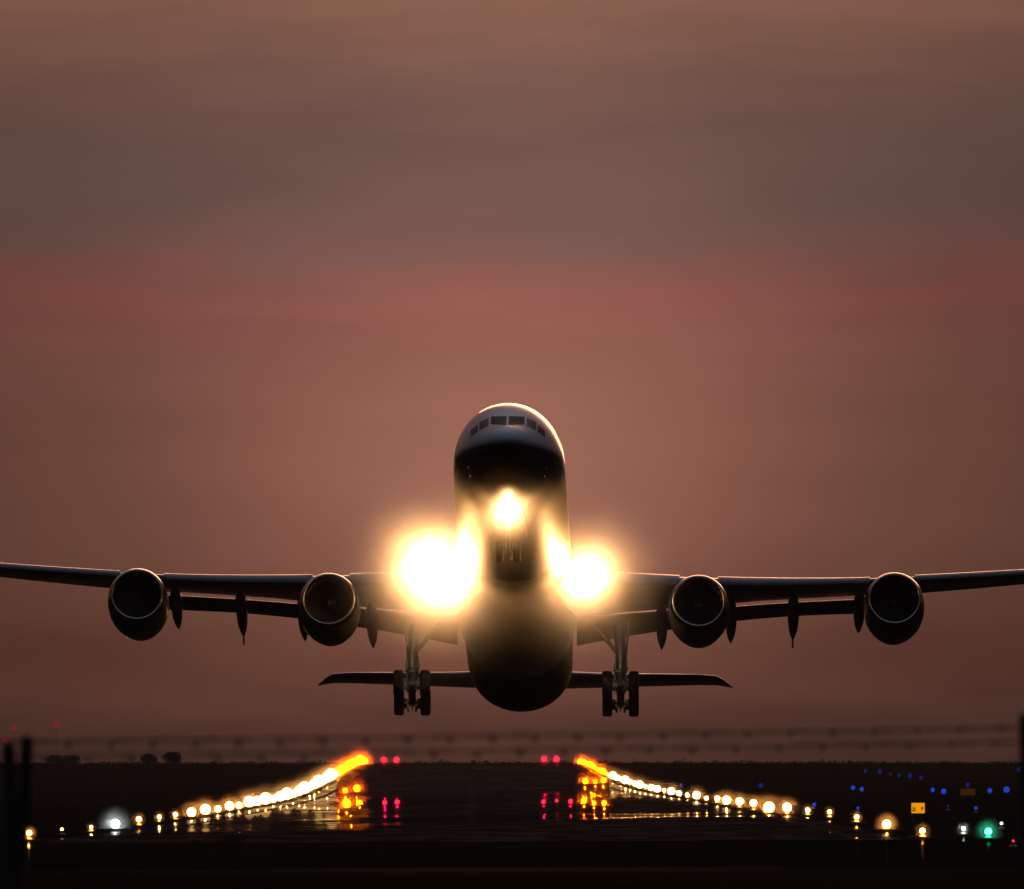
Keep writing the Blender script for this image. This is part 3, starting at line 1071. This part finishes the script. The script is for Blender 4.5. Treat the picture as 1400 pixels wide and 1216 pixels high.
# ---- taxiway lights on the right
blue = [(1113, 1100, 7, 1), (1173, 1105, 6, 1), (1334, 1105, 7, 1), (1166, 1077, 8, 1), (1178, 1079, 8, 1), (1275, 1080, 8, 1), (1290, 1082, 10, 1), (1353, 1081, 9, 1), (1376, 1080, 12, 1), (1323, 1073, 8, 0), (1393, 1053, 9, 0),
        (1203, 1055, 8, 0), (1217, 1058, 5, 0), (1229, 1060, 6, 0), (1244, 1061, 8, 0), (1259, 1063, 7, 0), (1296, 1102, 5, 0), (1040, 1074, 9, 0), (931, 1073, 5, 1), (1183, 1054, 6, 0)]
blue_names = ['just right of the fifth warm light', 'just above the third warm light', 'small and crisp above the green light', 'left one of a close pair', 'right one of a close pair', 'left of the brightest far blue one',
              'brightest of the far ones', 'straight above the green light', 'large and soft near the right end of the far line', 'faint above the dim orange sign', 'faint beside the fence post at the picture edge',
              'first of the faint string near the horizon', 'second of the faint string near the horizon', 'third of the faint string near the horizon', 'fourth of the faint string near the horizon', 'last of the faint string near the horizon',
              'very faint one right of the yellow sign', 'very faint one above the right row of runway lights', 'tiny one touching the right row of runway lights', 'very faint one at the left start of the far string']
for (x, y, px, br), nm in zip(blue, blue_names):
    d = solve_d(x, y, 0.5)
    airfield_light(x, y, d, px * 0.85, 'blue' if br else 'dimblue', E_BLUE if br else E_DIMBLUE, 'taxiway_light', 'blue taxiway light, ' + nm, 'taxiway light', 'blue taxiway lights')
airfield_light(1369, 1126, solve_d(1369, 1126, 0.4), 4, 'palewhite', E_WHITE, 'taxiway_light', 'tiny bluish white light up right of the green light', 'taxiway light')
airfield_light(1317, 1133, solve_d(1317, 1133, 0.4), 6, 'white', E_WHITE, 'taxiway_light', 'small white light left of the green light', 'taxiway light')
airfield_light(1385, 1150, solve_d(1385, 1150, 0.4), 4, 'red', E_RED, 'stop_light', 'tiny red light low at the right, below the green light', 'stop light')
airfield_light(1351, 1137, solve_d(1351, 1137, 0.4), 11, 'green', E_GREEN, 'threshold_light', 'bright green threshold light near the right edge with a streak below', 'threshold light', None, 1.2)


# ---- signs
def guidance_sign(x, y, d, w, h, face, dim, label):
    p = at(x, y, d)
    g = gz(p.x, d)
    root = empty('guidance_sign', (p.x, d, g))
    tag(root, label, 'sign')
    z = p.z - g
    k = d / F
    W, H = w * k, h * k
    mb = MB()
    mb.box((0, 0.12, z), (W * 1.06, 0.22, H * 1.06))
    mb.build('housing', M_SIGNFRAME, root, smooth=False)
    MB().box((0, -0.004, z), (W, 0.02, H)).build('sign_face', face, root, smooth=False)
    for sx in (-0.36, 0.30):
        MB().tube([(sx * W, 0.12, 0), (sx * W, 0.12, z - H * 0.53)], 0.05, 10).build('leg', M_SIGNFRAME, root)
    if not dim:
        mb = MB()
        # the two dark marks that the panel shows: a hook at the left, a blot at the right
        pts = [(-0.33 + 0.10 * math.cos(a), -0.13 + 0.15 * math.sin(a)) for a in np.linspace(2.6, -3.0, 14)]
        mb.tube([(u * W, -0.02, z + v * H) for u, v in pts], 0.045 * W, 8)
        pts = [(0.31 + 0.04 * math.cos(a), -0.05 + 0.10 * math.sin(a)) for a in np.linspace(0, 5.5, 12)]
        mb.tube([(u * W, -0.02, z + v * H) for u, v in pts], 0.05 * W, 8)
        mb.build('sign_mark', M_SIGNINK, root)
    return root


guidance_sign(1255, 1105, 940, 18, 14, E_SIGN, False, 'yellow lit taxiway sign with two dark marks, above the outermost right runway light')
guidance_sign(1323, 1083, 1650, 20, 9, E_DIMSIGN, True, 'dim orange taxiway sign far off among the blue lights')

# ------------------------------------------------------------------ far left: masts, building, trees
for x, y, lb, mt in ((7, 1013, 'slim lattice mast with a red lamp at the left picture edge', E_DIMRED), (20, 996, 'slim lattice mast with a dim red lamp, second from the left edge', E_DIMRED),
                     (77, 991, 'slim lattice mast with the highest red lamp, right of the fence arms', E_DIMRED)):
    d = 5200.0
    p = at(x, y, d)
    g = gz(p.x, d)
    root = empty('obstruction_mast', (p.x, d, g))
    tag(root, lb, 'mast', 'masts with red lamps at the far left')
    H = p.z - g
    mb = MB()
    for a in range(3):
        q = 2 * math.pi * a / 3
        mb.tube([(0.28 * math.cos(q), 0.28 * math.sin(q), 0), (0.10 * math.cos(q), 0.10 * math.sin(q), H)], 0.03, 5)
        q2 = 2 * math.pi * (a + 1) / 3
        for k in range(int(H / 1.2)):
            f0, f1 = 0.28 - 0.18 * k * 1.2 / H, 0.28 - 0.18 * (k + 1) * 1.2 / H
            mb.tube([(f0 * math.cos(q), f0 * math.sin(q), k * 1.2), (f1 * math.cos(q2), f1 * math.sin(q2), (k + 1) * 1.2)], 0.015, 4)
    mb.build('lattice', M_DARKMET, root)
    MB().sphere((0, 0, H), 1.1, 16, 10).build('red_lamp', mt, root)


def far_tree(x0, x1, ytop, d, label):
    rnd = random.Random(int(x0))
    cx = (x0 + x1) / 2
    p = at(cx, ytop, d)
    g = gz(p.x, d)
    root = empty('tree', (p.x, d, g))
    tag(root, label, 'tree', 'trees at the far left')
    H = p.z - g
    Wd = (x1 - x0) * d / F
    mb = MB()
    mb.tube([(0, 0, -0.2), (0.1, 0, H * 0.3), (0, 0.1, H * 0.6)], [0.28, 0.2, 0.08], 8)
    for k in range(5):
        a = k * 1.26
        mb.tube([(0, 0, H * 0.25), (Wd * .3 * math.cos(a), Wd * .3 * math.sin(a), H * 0.7)], [0.12, 0.03], 6)
    mb.build('trunk', M_BARK, root)
    mb = MB()
    clumps = [(rnd.uniform(-.34, .34) * Wd, rnd.uniform(-.3, .3) * Wd, H * rnd.uniform(0.35, 0.78), rnd.uniform(.14, .24) * Wd) for _ in range(12)]
    for cxx, cy, cz, cr in clumps:
        for _ in range(230):
            v = Vector((rnd.gauss(0, 1), rnd.gauss(0, 1), rnd.gauss(0, 1))).normalized() * cr * rnd.random() ** 0.4
            c = Vector((cxx, cy, cz)) + v
            if c.z > H or c.z < 0.1:
                continue
            a = Vector((rnd.uniform(-1, 1), rnd.uniform(-1, 1), rnd.uniform(-1, 1))) * 0.22
            b = Vector((rnd.uniform(-1, 1), rnd.uniform(-1, 1), rnd.uniform(-1, 1))) * 0.22
            mb.add([c - a, c + b, c + a, c - b], [(0, 1, 2, 3)])
    mb.build('crown', M_LEAF, root, smooth=False)


far_tree(192, 220, 1031, 3300, 'low dark bushy tree on the horizon at the left, left one of two')
far_tree(223, 251, 1028, 3300, 'low dark bushy tree on the horizon at the left, right one of two')

far_tree(62, 112, 1033, 3400, 'wide low clump of dim trees on the far left horizon, right of the fence arms')


def scrub():
    rnd = random.Random(3)
    mb = MB()
    for d, n, hm in ((3640, 150, 0.9), (3900, 150, 1.1), (4300, 170, 0.9)):
        W = 0.05 * d
        for i in range(n):
            x = -W + 2 * W * (i + rnd.uniform(-.4, .4)) / n
            dd = d + rnd.uniform(-60, 60)
            r = rnd.uniform(1.0, 3.6)
            h = hm * rnd.uniform(0.15, 1.0) ** 1.5
            g = gz(x, dd)
            for _ in range(26):
                c = Vector((x + rnd.gauss(0, r * 0.55), dd + rnd.gauss(0, r * 0.5), g + h * abs(rnd.gauss(0, 0.55))))
                a = Vector((rnd.uniform(-1, 1), rnd.uniform(-1, 1), rnd.uniform(-.6, .6))) * 0.45
                b = Vector((rnd.uniform(-.4, .4), rnd.uniform(-1, 1), rnd.uniform(.2, 1))) * 0.35
                mb.add([c - a, c + b, c + a, c - b], [(0, 1, 2, 3)])
    o = mb.build('scrub', M_LEAF, smooth=False)
    tag(o, 'low ragged scrub along the far edge of the airfield', 'scrub', None, 'stuff')


scrub()

# ------------------------------------------------------------------ barbed wire fence on the bank, near the camera and out of focus
FD = 58.0
kf = FD / F
fence = empty('barbed_wire_fence', (0, FD, gz(0, FD)))
tag(fence, 'blurred barbed wire fence with dark post arms crossing in front of the runway', 'fence')
fo = fence.location


def fpart(mb, name, m):
    return mb.build(name, m, fence, off=fo)


for pts in ([(12, 1024), (13, 1060), (15, 1100), (19, 1165)], [(37, 1014), (36, 1060), (33, 1100), (27, 1165)], [(1402, 984), (1403, 1060), (1405, 1165)]):
    P = [at(x, y, FD) for x, y in pts]
    # below the frame the arm meets a straight post driven into the bank
    P.append(at(23 if pts[0][0] < 100 else 1405, 1215, FD))
    b = P[-1].copy()
    b.z = gz(b.x, FD) - 0.3
    P.append(b)
    mb = MB()
    mb.tube(P, 0.031, 12)
    mb.sphere((P[0].x, P[0].y, P[0].z), 0.0322, 12, 8)
    fpart(mb, 'post_arm', M_POST)


def strand(xa, ya, xb, yb, sag, first, step, name):
    A, B = at(xa, ya, FD), at(xb, yb, FD)
    A.x -= 3.0 if xa <= 0 else 0
    pts = []
    for i in range(61):
        t = i / 60
        q = A.lerp(B, t)
        q.z -= sag * 4 * t * (1 - t) * kf
        pts.append(q)
    mb = MB()
    # two wires twisted round each other
    L = (B - A).length
    for ph in (0, math.pi):
        mb.tube([p + Vector((0, 0.0035 * math.cos(ph + i * 2.2), 0.0035 * math.sin(ph + i * 2.2))) for i, p in enumerate(pts)], 0.0032, 6)
    x = first
    rnd = random.Random(int(first * 7))
    while x < xb:
        t = (x - xa) / (xb - xa)
        q = A.lerp(B, t)
        q = Vector((at(x, 0, FD).x, FD, q.z - sag * 4 * t * (1 - t) * kf))
        mb.lathe(q + Vector((-.014, 0, 0)), (1, 0, 0), [(0, .005), (0.003, .0085), (0.025, .0085), (0.028, .005)], 8, True, True)
        for ang in (0.8, 2.3, 3.9, 5.4):
            a2 = ang + rnd.uniform(-.3, .3)
            mb.tube([q, q + Vector((rnd.uniform(-.012, .012), 0.024 * math.cos(a2), 0.024 * math.sin(a2)))], [0.0026, 0.0008], 5)
        x += step
    fpart(mb, name, M_WIRE)


strand(-20, 1022, 1400, 995, 3, 36, 58, 'barbed_wire')
strand(-20, 1042, 1400, 1015, 3, 62, 59, 'barbed_wire')

# ------------------------------------------------------------------ haze
mh = volume('evening_haze', (1.0, 0.93, 0.88), 1.3e-5, 0.0)
hz = MB().box((0, 8000, 6), (9000, 16400, 96)).build('haze', mh, smooth=False)
tag(hz, kind='stuff')
